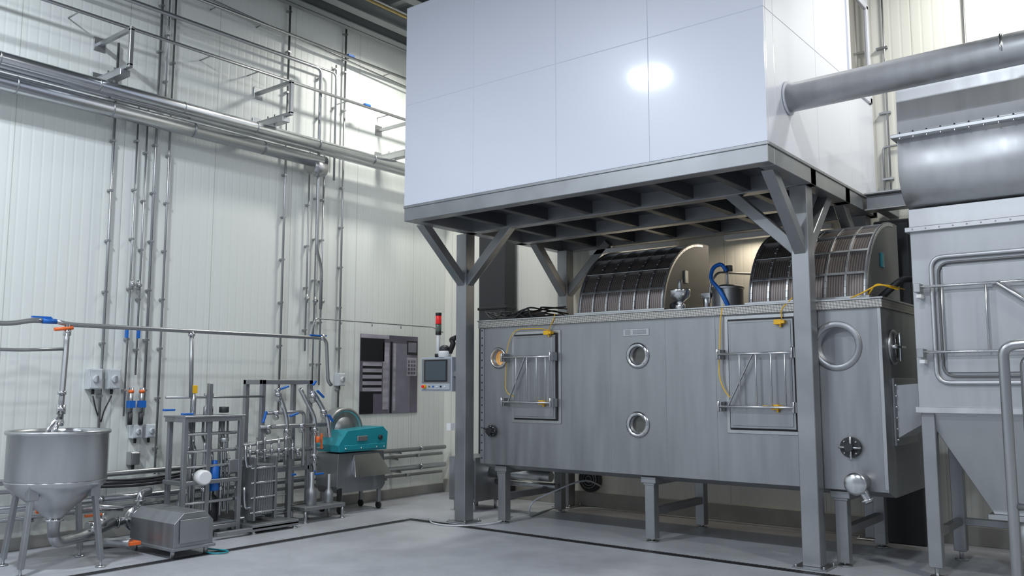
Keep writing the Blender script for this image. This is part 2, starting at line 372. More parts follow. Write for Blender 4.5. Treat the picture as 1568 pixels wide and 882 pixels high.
def drum(x0,x1,idx):
    g=G('drum_guard_%d'%idx,.002)
    cy,cz,ry,rz=8.50,2.225,.88,.76
    def P(x,t,o=0): return Vector((x,cy-(ry+o)*math.cos(t),cz+(rz+o)*math.sin(t)))
    n=20;T=[math.pi/2*i/n*1.0 for i in range(n+1)]
    a=[[g.bm.verts.new(P(x,t)) for t in T] for x in (x0,x1)]
    for i in range(n): g.face([a[0][i],a[1][i],a[1][i+1],a[0][i+1]],m_mesh,True)
    for k in range(7):
        x=x0+(x1-x0)*k/6;w=.016 if k in (0,6) else .010
        for i in range(n):
            p=[P(x-w,T[i],-.01),P(x+w,T[i],-.01),P(x+w,T[i],.018),P(x-w,T[i],.018),P(x-w,T[i+1],-.01),P(x+w,T[i+1],-.01),P(x+w,T[i+1],.018),P(x-w,T[i+1],.018)]
            g.hexa(p,m_ss)
    for k in range(6):
        t=math.pi/2*(k/5.0)*.98+.01;dt=.014
        g.hexa([P(x0,t-dt,-.01),P(x1,t-dt,-.01),P(x1,t-dt,.022),P(x0,t-dt,.022),P(x0,t+dt,-.01),P(x1,t+dt,-.01),P(x1,t+dt,.022),P(x0,t+dt,.022)],m_ss)
    for x in (x0-.012,x1):
        poly=[P(x,t,.03) for t in T]+[Vector((x,cy+.15,cz+rz+.03)),Vector((x,cy+.15,cz))]
        g.prism(poly,(.012,0,0),m_plate)
    g.box(x0,x1,cy,cy+.15,cz,cz+rz,m_plate)
    g.box(x0-.04,x1+.04,cy-ry-.05,cy-ry+.02,2.215,2.26,m_ss)
    g.box(x1+.012,x1+.03,cy-.45,cy-.38,2.55,2.68,m_teal if idx==2 else m_ss)
    g.done(mach)
drum(-5.12,-4.13,1);drum(-3.22,-2.19,2)
g=G('top_fittings',.002)
g.lathe((-3.92,7.58,2.225),(0,0,1),[(.05,0),(.05,.05),(.035,.06),(.035,.08),(.095,.13),(.10,.18),(.10,.20),(.09,.20)],m_bright,28)
g.cyl((-3.92,7.58,2.4),(-3.92,7.58,2.52),.02,m_frame);g.cyl((-3.99,7.63,2.28),(-4.06,7.7,2.28),.04,m_dark)
g.lathe((-3.55,7.85,2.225),(0,0,1),[(.15,0),(.15,.20),(.16,.20),(.16,.22),(.05,.25),(0,.25)],m_ss,28)
g.cyl((-3.55,7.85,2.45),(-3.55,7.85,2.62),.012,m_ss);g.box(-3.58,-3.50,7.83,7.87,2.6,2.66,m_dark)
g.tube([(-3.48,7.7,2.25),(-3.56,7.68,2.42),(-3.66,7.7,2.52),(-3.65,7.75,2.64),(-3.58,7.8,2.68),(-3.54,7.82,2.60)],.02,m_blue,.08,8)
g.cyl((-3.75,7.8,2.225),(-3.75,7.8,2.35),.03,m_ss);g.box(-3.8,-3.7,7.78,7.9,2.35,2.40,m_ss)
g.tube([(-3.72,7.8,2.3),(-3.7,7.8,2.5),(-3.65,7.85,2.6),(-3.5,8.3,2.62)],.012,m_ss,.05,8)
for i in range(6):
    r0=random.random
    pts=[(-6.6+.1*r0(),7.75+.4*r0(),2.36)]
    for j in range(6): pts.append((-6.45+j*.16+.1*r0(),7.62+.5*r0(),2.245+.14*r0()))
    g.tube(pts,.010,m_black,.08,6,k=4)
g.box(-6.3,-6.0,7.9,8.2,2.225,2.36,m_dark)
g.tube([(-2.3,7.55,2.24),(-2.2,7.52,2.27),(-2.08,7.56,2.34),(-2.0,7.6,2.33),(-1.95,7.9,2.32)],.007,m_yellow,.05,6)
g.tube([(-2.2,7.65,2.24),(-2.1,7.6,2.36),(-1.95,7.7,2.30)],.007,m_yellow,.05,6)
g.tube([(-2.15,7.9,2.26),(-1.98,7.95,2.42),(-1.9,8.1,2.42)],.03,m_dark,.08,8)
g.done(mach)
g=G('black_cable_riser',.01);g.box(-7.72,-7.25,9.0,YB-.05,0,4.2,m_dark);g.box(-7.74,-7.23,8.99,YB-.05,2.52,2.56,m_black);g.done()
g=G('back_wall_shade_box',.01);g.box(-2.46,-2.12,8.9,YB-.05,0,3.12,m_dark);g.box(-2.44,-2.14,8.88,8.9,1.28,3.08,m_under);g.done()  # invented dark box, its colour stands in for shade on the back wall
g=G('steel_beam',.005);g.box(-2.48,1.5,8.70,8.85,3.20,3.22,m_ss);g.box(-2.48,1.5,8.70,8.85,3.36,3.38,m_ss);g.box(-2.48,1.5,8.765,8.785,3.22,3.36,m_frame)
for x in (-2.4,-.6,1.2): g.box(x,x+.1,8.85,YB-.001,3.2,3.38,m_frame)
g.done()
g=G('back_conduit',0);g.tube([(-2.42,YB-.03,3.40),(-2.42,YB-.03,3.95),(-1.6,YB-.03,3.95),(-1.6,YB-.03,6.2)],.012,m_pipe,.04,8);g.cyl((-2.36,YB-.03,3.40),(-2.36,YB-.03,6.2),.010,m_pipe,n=8)
for z in (3.6,4.3,5.0,5.7): g.box(-2.44,-2.33,YB-.045,YB-.002,z,z+.02,m_pipe)
g.done()
# ------------------------------------------------------------ HMI + light tower
hm=empty('control_panel_hmi')
g=G('panel_box',.006)
g.box(-7.10,-6.62,7.26,7.36,1.43,1.82,m_panel);g.box(-7.08,-6.64,7.25,7.262,1.45,1.80,m_frame)
g.box(-7.04,-6.68,7.244,7.252,1.54,1.79,m_black);g.box(-7.02,-6.70,7.242,7.246,1.555,1.775,m_screen)
g.box(-7.08,-6.64,7.243,7.252,1.45,1.52,m_panel)
g.cyl((-7.02,7.25,1.485),(-7.02,7.215,1.485),.022,m_yellow);g.cyl((-7.02,7.215,1.485),(-7.02,7.195,1.485),.016,m_red)
for i in range(5): g.cyl((-6.95+i*.06,7.25,1.485),(-6.95+i*.06,7.232,1.485),.010,[m_green,m_blue,m_white,m_black,m_white][i],n=12)
g.box(-6.62,-6.577,7.28,7.33,1.6,1.66,m_frame);g.done(hm)
g=G('signal_tower',.003)
g.cyl((-6.88,7.31,1.82),(-6.88,7.31,1.86),.04,m_black);g.cyl((-6.88,7.31,1.86),(-6.88,7.31,2.08),.022,m_white);g.cyl((-6.88,7.31,2.08),(-6.88,7.31,2.12),.034,m_black)
g.cyl((-6.88,7.31,2.12),(-6.88,7.31,2.20),.034,m_green);g.cyl((-6.88,7.31,2.20),(-6.88,7.31,2.205),.036,m_black);g.cyl((-6.88,7.31,2.205),(-6.88,7.31,2.30),.034,m_red);g.cyl((-6.88,7.31,2.30),(-6.88,7.31,2.335),.035,m_black)
g.lathe((-6.78,7.31,1.82),(0,0,1),[(.07,0),(.075,.05),(.07,.07)],m_white,20);g.lathe((-6.78,7.31,1.89),(0,0,1),[(.065,0),(.06,.04),(.03,.065),(0,.07)],m_dark,20)
g.tube([(-6.72,7.33,1.87),(-6.66,7.33,1.98),(-6.7,7.33,2.02),(-6.62,7.33,2.04)],.03,m_black,.05,8)
g.box(-6.64,-6.577,7.2,7.27,1.0,1.08,m_white)
g.done(hm)
sc=G('stainless_side_cabinet',.015)
sc.box(-7.28,-6.86,7.95,8.45,.12,.64,m_tank);sc.box(-7.26,-6.88,7.93,7.952,.15,.61,m_tank)
sc.tube([(-6.93,7.93,.25),(-6.93,7.885,.25),(-6.93,7.885,.5),(-6.93,7.93,.5)],.011,m_bright,.02,8)
sc.cyl((-7.05,7.95,.66),(-6.95,7.95,.66),.02,m_dark)
for x in (-7.22,-6.92):
    for y in (8.0,8.4): sc.cyl((x,y,0),(x,y,.12),.018,m_ss)
sc.lathe((-6.86,8.25,.45),(1,0,0),[(.06,0),(.06,.9)],m_ss,20);sc.flange((-6.7,8.25,.45),(1,0,0),.085,m_ss)
sc.lathe((-6.86,8.35,.33),(1,0,0),[(.035,0),(.035,.9)],m_ss,16)
sc.done()
g=G('ventilation_fan',.004);g.lathe((-6.05,YB-.04,.34),(0,-1,0),[(.16,0),(.16,.05),(.13,.06),(.12,.02)],m_dark,28)
for r in (.04,.08,.11): g.tube([(-6.05+r*math.cos(a*math.pi/6),YB-.11,.34+r*math.sin(a*math.pi/6)) for a in range(12)],.004,m_ss,0,6,closed=True)
g.done()
g=G('floor_cables',0)
g.tube([(-6.35,8.9,.012),(-6.1,8.0,.012),(-6.0,7.9,.2),(-5.6,8.4,.45),(-5.7,8.9,.3)],.010,m_box,.3,6)
g.tube([(-6.9,7.2,.012),(-6.6,6.95,.012),(-6.25,7.05,.012),(-6.1,7.4,.012),(-6.1,7.7,.05)],.008,m_box,.3,6)
g.tube([(-5.4,9.15,.75),(-4.8,9.1,.5),(-4.2,9.1,.65),(-3.5,9.12,.45),(-2.8,9.12,.7)],.014,m_dark,.4,6)
g.cyl((-5.9,9.1,.62),(-2.75,9.1,.62),.02,m_dark)
g.done()
# ------------------------------------------------------------ right machine
rm=empty('dust_separator_unit')
g=G('body',.006)
rx0,rx1,ry0,ry1=-1.79,-.40,7.50,8.50
g.box(rx0,rx1,ry0,ry1,1.32,2.78,m_body)
g.box(rx0-.03,rx1+.03,ry0-.04,ry1+.03,2.74,2.78,m_ssl);g.box(rx0,rx1,ry0-.02,ry1,2.78,2.93,m_ssl);g.box(rx0-.02,rx1+.02,ry0-.03,ry1+.02,1.28,1.33,m_ssl)
prof=[(7.28,3.48)]
for i in range(15):
    t=i/14*math.pi*.62
    prof.append((7.60-.34*math.cos(t-.15),3.30-.36*math.sin(t-.0)*1.0))
prof+=[(8.3,2.93),(8.3,3.48)]
g.prism([(rx0-.005,y,z) for y,z in prof],(rx1-rx0,0,0),m_ssl,True)
g.box(rx0-.04,rx1+.04,7.20,8.35,3.47,3.50,m_ssl)
for i in range(14): g.cyl((rx0+.03+i*.1,7.215,3.455),(rx0+.03+i*.1,7.215,3.515),.008,m_bright,n=6)
g.hexa([(rx0,7.26,3.50),(rx1,7.26,3.50),(rx1,8.3,3.50),(rx0,8.3,3.50),(rx0,7.28,3.93),(rx1,7.28,3.93),(rx1,8.2,3.93),(rx0,8.2,3.93)],m_ssl)
g.box(rx0-.01,rx1,7.26,8.2,3.93,3.95,m_ssl)
for i in range(14): g.cyl((rx0+.03+i*.1,ry0-.045,2.76),(rx0+.03+i*.1,ry0-.02,2.76),.008,m_bright,n=6)
cx=-1.12
g.hexa([(cx-.22,7.75,.50),(cx+.22,7.75,.50),(cx+.22,8.1,.50),(cx-.22,8.1,.50),(rx0+.02,ry0+.02,1.30),(rx1-.02,ry0+.02,1.30),(rx1-.02,ry1-.02,1.30),(rx0+.02,ry1-.02,1.30)],m_body)
g.box(cx-.26,cx+.26,7.71,8.14,.46,.50,m_ss);g.cyl((cx,7.92,.2),(cx,7.92,.46),.13,m_ss)
g.done(rm)
g=G('support_legs',.004)
for x in (rx0+.06,rx1-.06):
    for y in (7.56,8.44):
        g.box(x-.05,x+.05,y-.05,y+.05,.08,1.30,m_frame);g.cyl((x,y,.012),(x,y,.10),.018,m_ss);g.cyl((x,y,0),(x,y,.014),.055,m_ss)
    g.box(x-.03,x+.03,7.6,8.4,.30,.36,m_frame)
g.box(rx0+.1,rx1-.1,8.41,8.47,.30,.36,m_frame);g.done(rm)
g=G('access_door',.003)
y=ry0-.02
g.tube([(-1.64,y,1.52),(-.60,y,1.52),(-.60,y,2.52),(-1.64,y,2.52)],.018,m_ssl,.10,10,closed=True)
g.tube([(-1.59,y,1.57),(-.65,y,1.57),(-.65,y,2.47),(-1.59,y,2.47)],.010,m_plate,.09,8,closed=True)
g.box(-1.56,-.68,y,ry0,1.60,2.44,m_body)
for z in (1.76,2.28):
    g.cyl((-1.72,y-.06,z),(-.55,y-.06,z),.012,m_bright,n=10);g.box(-1.76,-1.71,y-.09,ry0,z-.04,z+.03,m_ss)
    g.box(-1.74,-1.70,y-.10,ry0,z-.09,z-.06,m_white)
for x in (-1.56,-1.25,-.9): g.cyl((x,y-.06,1.76),(x,y-.06,2.28),.008,m_bright,n=8)
g.cyl((-1.17,y-.06,2.28),(-.8,y-.06,1.98),.022,m_bright)
for x in (-1.2,-.8):g.cyl((x,y-.07,2.28),(x,y,2.28),.014,m_bright)
g.done(rm)
g=G('exhaust_duct',0)
g.cyl((X1+.005,6.80,3.84),(3.5,6.80,3.90),.118,m_ssl,n=40)
g.lathe((X1+.005,6.80,3.84),(1,0,0),[(.14,0),(.14,.012)],m_seal,36)
g.lathe((X1+1.55,6.80,3.865),(1,0,.01),[(.121,0),(.121,.02)],m_bright,36)
g.done()
g=G('stair_handrail',.0)
g.tube([(-.78,5.0,0),(-.78,5.0,1.70),(.6,5.0,1.78)],.026,m_pipe,.06,12);g.tube([(-.70,5.06,0.0),(-.70,5.06,1.64),(.6,5.06,1.70)],.020,m_pipe,.05,12)
g.cyl((.55,5,0),(.55,5,1.78),.026,m_pipe);g.cyl((-.78,5,0),(-.78,5,.012),.07,m_ss);g.cyl((.55,5,0),(.55,5,.012),.07,m_ss);g.cyl((-.78,5,.9),(.55,5,.9),.018,m_pipe);g.done()
# ------------------------------------------------------------ left wall: big pipes & brackets
g=G('insulated_pipe_run',0)
zA=1.5+(4.32-1.5)*K
g.cyl((-8.25,-2,zA),(-8.25,9.1,zA),.062,m_clad,n=28)
g.cyl((-8.38,-2,zA-.17),(-8.38,6.75,zA-.17),.080,m_clad,n=28);g.cyl((-8.40,-2,zA-.02),(-8.40,9.1,zA-.02),.045,m_clad,n=20)
y=.3
while y<9:
    g.cyl((-8.25,y,zA),(-8.25,y+.012,zA),.064,m_pipe,n=28)
    if y<6.7:g.cyl((-8.38,y+.2,zA-.17),(-8.38,y+.212,zA-.17),.082,m_pipe,n=28)
    y+=.9
g.cyl((-8.38,6.6,zA-.25),(-8.38,6.8,zA-.25),.10,m_ss);g.cyl((-8.38,6.7,zA-.25),(-8.38,6.7,zA-.36),.04,m_ss)
g.done()
for i,yy in enumerate((2.05,3.91,5.75,7.62)):
    g=G('pipe_bracket',.003);y=yy*K;zu=1.5+3.34*K;zl=1.5+2.98*K-.0;xo=-7.93
    g.box(XA,xo,y-.02,y+.02,zu-.02,zu+.02,m_pipe);g.box(XA,xo,y-.02,y+.02,zl-.02,zl+.02,m_pipe);g.box(xo-.04,xo,y-.02,y+.02,zl,zu,m_pipe)
    g.box(XA,XA+.012,y-.06,y+.06,zu-.07,zu+.07,m_pipe);g.box(XA,XA+.012,y-.06,y+.06,zl-.07,zl+.07,m_pipe)
    g.box(XA+.1,xo-.1,y-.05,y+.05,zl-.08,zl-.02,m_ss)
    for x in (-8.38,-8.25): g.cyl((x,y,zl-.16),(x,y,zl+.05),.01,m_pipe,n=8)
    g.done()
g=G('upper_thin_pipes',0)
def up(y0,z0,y1,z1,r,x=-8.35,m=m_pipe):
    g.cyl(W(y0,z0,x),W(y1,z1,x),r,m,n=10)
up(-1,5.01,8.7,5.01,.018);up(-1,4.90,8.7,4.90,.014,-8.1);up(-1,5.62,8.6,5.62,.018,-8.45);up(4,5.75,8.6,5.50,.012,-8.5)
g.tube([W(-1,5.31,-8.4),W(6.5,5.31,-8.4),W(6.5,3.1,-8.4),W(6.62,2.9,-8.45),W(6.62,2.4,-8.45)],.02,m_pipe,.08,10)
g.tube([W(-1,5.36,-8.48),W(6.8,5.36,-8.48),W(6.8,4.0,-8.48)],.014,m_pipe,.08,10)
for yy in (2.3,3.6,5.0,5.6,6.9,7.6):
    p=W(yy,5.01,-8.35);g.cyl((XA,p.y,p.z),p,.008,m_pipe,n=6);p=W(yy+.1,5.62,-8.45);g.cyl((XA,p.y,p.z),p,.008,m_pipe,n=6)
for yy,zz in ((7.0,5.62),(7.2,5.01)):
    p=W(yy,zz,-8.35 if zz<5.3 else -8.45);g.box(p.x-.022,p.x+.022,p.y-.05,p.y+.05,p.z+.01,p.z+.035,m_blue)
g.done()
g=G('electrical_conduits',0)
def cond(y,z0,z1,r=.014,x=-8.55,m=m_pipe):
    a=W(y,z0,x);b=W(y,z1,x);g.cyl(a,b,r,m,n=10)
    z=z0+.25
    while z<z1:
        p=W(y,z,x);g.box(XA,x+r+.002,p.y-r-.006,p.y+r+.006,p.z-.01,p.z+.01,m_pipe);z+=.5
cond(4.08,.65,4.9,.014);cond(4.32,1.2,4.3,.010);cond(4.42,1.6,4.3,.010);cond(4.52,1.2,6.0,.014);cond(4.67,.62,6.0,.012);cond(4.60,4.4,6.0,.009)
cond(6.13,1.2,6.1,.014);cond(6.48,1.9,4.3,.011);cond(6.60,1.5,5.3,.010);cond(6.70,1.5,4.3,.012);cond(7.00,1.2,6.1,.014);cond(6.85,4.2,5.5,.009)
for y,z in ((4.33,2.49),(4.40,2.49),(6.48,2.52),(6.60,2.50),(6.70,2.50)):
    p=W(y,z,-8.5);g.lathe((p.x-.05,p.y,p.z),(1,0,0),[(.025,0),(.025,.04),(.015,.06)],m_ss,12);g.cyl((p.x-.04,p.y,p.z-.05),(p.x-.04,p.y,p.z+.05),.018,m_ss)
for y in (4.30,4.42):
    p=W(y,2.02,-8.54);g.box(p.x-.01,p.x+.03,p.y-.010,p.y+.010,p.z-.06,p.z+.04,m_blue)
for y in (4.36,4.47):
    p=W(y,1.33,-8.5);g.cyl(p-V(0,0,.1),p+V(0,0,.15),.022,m_ss,n=12);g.box(p.x-.03,p.x+.04,p.y-.03,p.y+.03,p.z-.05,p.z+.02,m_blue);g.cyl(p-V(0,0,.22),p-V(0,0,.1),.024,m_dark,n=12);g.cyl(p+V(0,0,.10),p+V(0,0,.13),.027,m_orange,n=12)
g.done()
g=G('switch_boxes',.008)
def swbox(y,z,w,h,knob=True,m=m_box):
    p=W(y,z,XA);g.box(XA,XA+.09,p.y-w/2,p.y+w/2,p.z-h/2,p.z+h/2,m)
    g.box(XA+.09,XA+.098,p.y-w/2+.008,p.y+w/2-.008,p.z-h/2+.008,p.z+h/2-.008,m)
    if knob: g.cyl((XA+.09,p.y,p.z),(XA+.12,p.y,p.z),w*.28,m,n=16);g.box(XA+.12,XA+.14,p.y-.008,p.y+.008,p.z-w*.26,p.z+w*.26,m_frame)
    g.cyl((XA+.04,p.y,p.z-h/2-.05),(XA+.04,p.y,p.z-h/2),.015,m_black,n=8)
swbox(4.01,1.56,.13,.2);swbox(4.19,1.56,.13,.2);swbox(4.45,1.05,.10,.14);swbox(4.59,1.05,.10,.14);swbox(4.44,.79,.10,.13,False,m_ss);swbox(7.02,1.57,.11,.16)
g.tube([W(4.01,1.4,-8.55),W(4.05,1.25,-8.55),W(4.1,1.15,-8.55)],.008,m_black,.05,6);g.tube([W(4.19,1.4,-8.55),W(4.12,1.25,-8.55),W(4.1,1.15,-8.55)],.008,m_black,.05,6)
g.done()
g=G('base_pipe_run',0)
for z,x,r,m,y0 in ((.64,-8.42,.028,m_pipe,0),(.55,-8.48,.022,m_pipe,3.3),(.40,-8.42,.035,m_clad,0),(.30,-8.48,.02,m_pipe,2)):
    g.cyl((x,y0,z),(x,9.1,z),r,m,n=14)
    y=y0+.5
    while y<9: g.box(XA,x+.03,y,y+.03,z-r-.02,z-r,m_pipe);g.cyl((x,y+.4,z),(x,y+.44,z),r+.006,m_bright,n=14);y+=1.1
for k in range(3): g.tube([(-8.4,4.0,.60-.03*k),(-8.35,4.6,.56-.03*k),(-8.3,5.2,.62-.03*k),(-8.4,5.6,.70)],.013,m_black,.3,6)
g.tube([(-8.42,2.0,.95),(-8.42,2.75,.95)],.02,m_dark,0,8)
g.done()
g=G('process_pipe',0)
zp=2.04;xp=-7.9
g.tube([(xp,-1,zp-.02),(xp,3.1,zp-.02),(xp,3.28,zp+.02),(xp,3.36,zp+.02)],.022,m_pipe,.08,12);g.cyl((xp,3.36,zp+.02),(xp,3.48,zp+.02),.024,m_blue,n=12)
g.tube([(xp,3.48,zp+.02),(xp,3.6,zp),(xp,6.51,zp),(xp,6.55,1.55),(xp,6.6,1.5)],.021,m_pipe,.08,12)
g.box(xp-.03,xp+.02,3.38,3.44,zp+.02,zp+.05,m_blue);g.box(xp-.03,xp-.0,3.28,3.44,zp+.045,zp+.06,m_blue)
g.box(xp-.02,xp+.02,6.28,6.50,zp+.02,zp+.035,m_blue);g.cyl((xp,6.45,zp-.03),(xp,6.45,zp+.04),.034,m_bright)
g.tube([(xp,3.58,zp),(xp+.02,3.57,1.85),(xp+.10,3.52,1.35),(xp+.10,3.52,1.20)],.024,m_pipe,.04,12)
g.cyl((xp,3.58,zp-.04),(xp,3.58,zp-.1),.034,m_bright);g.tube([(xp+.02,3.46,zp-.05),(xp+.02,3.62,zp-.03)],.016,m_orange,0,8)
g.tube([(xp,-1,1.80),(xp,3.0,1.80),(xp,3.2,1.80),(xp+.02,3.56,1.82)],.015,m_pipe,.05,10)
g.cyl((xp+.10,3.52,1.33),(xp+.10,3.52,1.25),.038,m_bright);g.cyl((xp+.10,3.52,1.45),(xp+.10,3.52,1.42),.036,m_bright)
g.tube([(xp+.10,3.52,1.22),(-7.72,3.50,1.16),(-7.68,3.46,1.20),(-7.6,3.40,1.16),(-7.6,3.38,1.05)],.022,m_bright,.05,10)
g.tube([(xp+.1,3.52,1.22),(-7.80,3.44,1.17),(-7.78,3.40,1.05)],.02,m_bright,.05,10)
g.cyl((xp,4.80,zp),(xp,4.82,1.38),.021,m_pipe,n=12);g.cyl((xp,4.80,zp-.05),(xp,4.80,zp-.02),.034,m_bright,n=12)
g.cyl((xp,4.55,1.38),(xp-.1,5.75,1.38),.012,m_pipe)
g.tube([W(6.45,2.04,-8.4),W(6.5,2.28,-8.4),W(8.5,2.28,-8.4),W(8.7,2.22,-8.4)],.008,m_pipe,.05,8)
for yy in (6.9,7.4,7.9): 
    p=W(yy,2.28,-8.4);g.cyl(p,p-V(0,0,.05),.008,m_pipe,n=6)
g.done()
# ------------------------------------------------------------ hopper tank
hp=empty('conical_hopper_tank')
hx,hy=-7.61,3.43
g=G('vessel',0)
g.lathe((hx,hy,0),(0,0,1),[(.045,.24),(.05,.38),(.14,.47),(.375,.67),(.385,.70),(.385,1.09),(.40,1.095),(.405,1.11),(.40,1.125),(.375,1.12),(.37,1.09),(.365,.72),(.35,.68),(.1,.50)],m_ss,56)
g.lathe((hx,hy,0),(0,0,1),[(.388,.705),(.391,.71),(.388,.715)],m_bright,56,False)
g.tube([(hx,hy,.40),(hx,hy,.18),(hx-.2,hy+.35,.18),(hx-.36,hy+.70,.24)],.045,m_ss,.12,14)
g.flange((hx,hy,.38),(0,0,1),.075,m_bright,.02,0)
g.done(hp)
g=G('hopper_legs',.004)
for a in (35,125,215,305):
    c,s=math.cos(math.radians(a)),math.sin(math.radians(a))
    g.beam((hx+.33*c,hy+.33*s,.66),(hx+.42*c,hy+.42*s,.06),.06,.035,m_frame)
    g.cyl((hx+.42*c,hy+.42*s,.012),(hx+.42*c,hy+.42*s,.10),.012,m_ss,n=8);g.cyl((hx+.42*c,hy+.42*s,0),(hx+.42*c,hy+.42*s,.014),.04,m_ss)
    g.box(hx+.33*c-.04,hx+.33*c+.04,hy+.33*s-.04,hy+.33*s+.04,.58,.70,m_frame)
g.done(hp)
# ------------------------------------------------------------ transfer pump
pp=empty('transfer_pump')
g=G('motor_cover',.008)
g.prism([(-7.80,4.20,.09),(-7.80,4.20,.30),(-7.80,4.29,.385),(-7.80,4.50,.385),(-7.80,4.58,.30),(-7.80,4.58,.09)],(.74,0,.0),m_tank)
g.box(-7.82,-7.04,4.18,4.60,.07,.095,m_frame);g.box(-7.05,-7.045,4.25,4.53,.13,.33,m_frame)
for x in (-7.75,-7.12):
    for y in (4.23,4.55): g.cyl((x,y,0),(x,y,.08),.02,m_ss)
g.done(pp)
g=G('pump_head',.002)
g.cyl((-7.80,4.38,.24),(-7.90,4.38,.24),.05,m_ss);g.lathe((-7.90,4.38,.24),(-1,0,0),[(.12,0),(.12,.03),(.10,.03),(.10,.12),(.12,.12),(.12,.15),(.06,.17),(.03,.17)],m_bright,28)
for a in range(6): g.cyl((-7.88,4.38+.1*math.cos(a),.24+.1*math.sin(a)),(-8.08,4.38+.1*math.cos(a),.24+.1*math.sin(a)),.010,m_bright,n=6)
g.tube([(-7.98,4.30,.24),(-7.97,4.13,.24)],.04,m_bright,0,14);g.cyl((-7.97,4.17,.24),(-7.97,4.15,.24),.06,m_bright)
g.tube([(-7.98,4.38,.34),(-7.98,4.38,.48),(-8.1,4.55,.48),(-8.3,4.6,.45)],.035,m_bright,.08,14);g.cyl((-7.98,4.38,.40),(-7.98,4.38,.42),.055,m_bright)
for p in ((-7.92,3.98,.27),(-7.85,3.86,.23)):
    g.cyl((p[0],p[1]-.03,p[2]),(p[0],p[1]+.03,p[2]),.065,m_bright)
g.box(-7.90,-7.87,3.82,3.98,.33,.35,m_orange);g.cyl((-7.88,3.98,.25),(-7.88,3.98,.35),.015,m_bright)
g.box(-7.60,-7.45,4.02,4.12,.10,.13,m_orange);g.tube([(-7.75,3.9,.12),(-7.5,4.05,.12)],.04,m_ss,0,12)
g.box(-8.15,-8.0,4.05,4.3,.02,.06,m_frame);g.tube([(-8.2,3.6,.35),(-8.0,3.9,.40),(-7.95,4.2,.36)],.03,m_bright,.1,12)
g.box(-8.25,-8.22,3.55,3.75,.36,.39,m_orange)
g.tube([(-7.2,4.62,.02),(-7.0,4.72,.012),(-6.93,4.62,.012),(-7.05,4.52,.012),(-7.3,4.66,.012)],.008,m_teal,.1,6)
g.done(pp)
# ------------------------------------------------------------ dosing rack
g=G('dosing_pump_rack',.003)
for x,y,h in ((-7.78,4.70,1.18),(-7.78,5.32,1.16),(-8.12,4.74,1.18),(-8.12,5.32,1.16),(-7.82,4.98,1.52),(-8.05,4.94,1.40)):
    g.box(x-.022,x+.022,y-.022,y+.022,.05,h,m_frame);g.cyl((x,y,0),(x,y,.05),.02,m_ss);g.cyl((x,y,0),(x,y,.01),.04,m_ss)
for z in (.10,.55,1.16):
    for x in (-7.78,-8.12): g.box(x-.02,x+.02,4.70,5.32,z-.02,z+.02,m_frame)
    for y in (4.70,5.32): g.box(-8.12,-7.78,y-.02,y+.02,z-.02,z+.02,m_frame)
g.box(-8.15,-7.75,4.68,5.36,1.18,1.20,m_frame)
g.box(-8.10,-7.80,4.72,5.30,.12,.14,m_frame)
g.lathe((-7.95,5.05,1.20),(0,0,1),[(.05,0),(.05,.08),(.03,.10),(.03,.18),(.05,.18),(.05,.22)],m_bright,16)
g.cyl((-7.9,4.85,1.20),(-7.9,4.85,1.42),.018,m_bright);g.box(-7.92,-7.88,4.82,4.88,1.42,1.50,m_yellow);g.cyl((-7.9,5.2,1.22),(-7.9,5.2,1.28),.05,m_dark)
g.box(-7.95,-7.90,4.55,4.66,1.25,1.27,m_blue);g.box(-7.84,-7.80,4.68,4.80,1.21,1.23,m_blue)
g.lathe((-7.80,4.90,.60),(1,-.2,0),[(.075,0),(.075,.10),(.06,.12)],m_white,20)
g.lathe((-7.85,5.08,.45),(0,0,1),[(.05,0),(.05,.24),(.03,.26),(.03,.30)],m_blue,16)
g.lathe((-8.0,4.85,.14),(0,0,1),[(.08,0),(.08,.2),(.06,.23),(.06,.3)],m_ss,18)
g.lathe((-7.95,5.12,.14),(0,0,1),[(.07,0),(.07,.22),(.03,.26),(.03,.5)],m_dark,18)
for k in range(9):
    y=4.76+k*.065;x=-7.84-.03*(k%3)
    g.tube([(x,y,.2+.05*(k%2)),(x,y,.75+.06*(k%4)),(x-.12,y+.05,.80+.06*(k%4)),(x-.12,y+.05,1.15)],.014,m_ss,.04,8)
    g.cyl((x,y,.45+.07*(k%3)),(x,y,.49+.07*(k%3)),.025,m_bright,n=10)
for z in (.35,.70,.85,1.02): g.tube([(-7.82,4.72,z),(-7.82,5.3,z),(-7.95,5.38,z)],.016,m_ss,.04,8)
g.cyl((-7.82,5.16,.93),(-7.82,5.16,.97),.05,m_ss);g.box(-7.80,-7.77,5.2,5.3,.62,.75,m_frame)
g.done()
# ------------------------------------------------------------ plate heat exchanger
g=G('plate_heat_exchanger',.002)
for i in range(16): y=5.50+i*.013;g.box(-8.0,-7.72,y,y+.008,.17,.68,m_ss if i%2 else m_frame)
for y in (5.46,5.72): g.box(-8.03,-7.69,y-.012,y+.012,.12,.76,m_tank)
for x in (-8.01,-7.71):
    for z in (.2,.35,.5,.65): g.cyl((x,5.42,z),(x,5.85,z),.010,m_bright,n=8)
g.cyl((-7.86,5.40,.74),(-7.86,6.0,.74),.016,m_bright);g.cyl((-7.86,5.40,.14),(-7.86,6.0,.14),.016,m_bright)
g.box(-7.89,-7.83,5.98,6.02,.02,.80,m_frame);g.box(-7.89,-7.83,5.43,5.47,.02,.14,m_frame)
g.box(-8.08,-7.6,5.38,5.95,.05,.09,m_frame)
g.box(-7.66,-7.60,4.98,5.95,.03,.07,m_frame)
for x in (-8.05,-7.63):
    for y in (5.41,5.92): g.cyl((x,y,0),(x,y,.05),.02,m_ss);g.cyl((x,y,0),(x,y,.01),.035,m_ss)
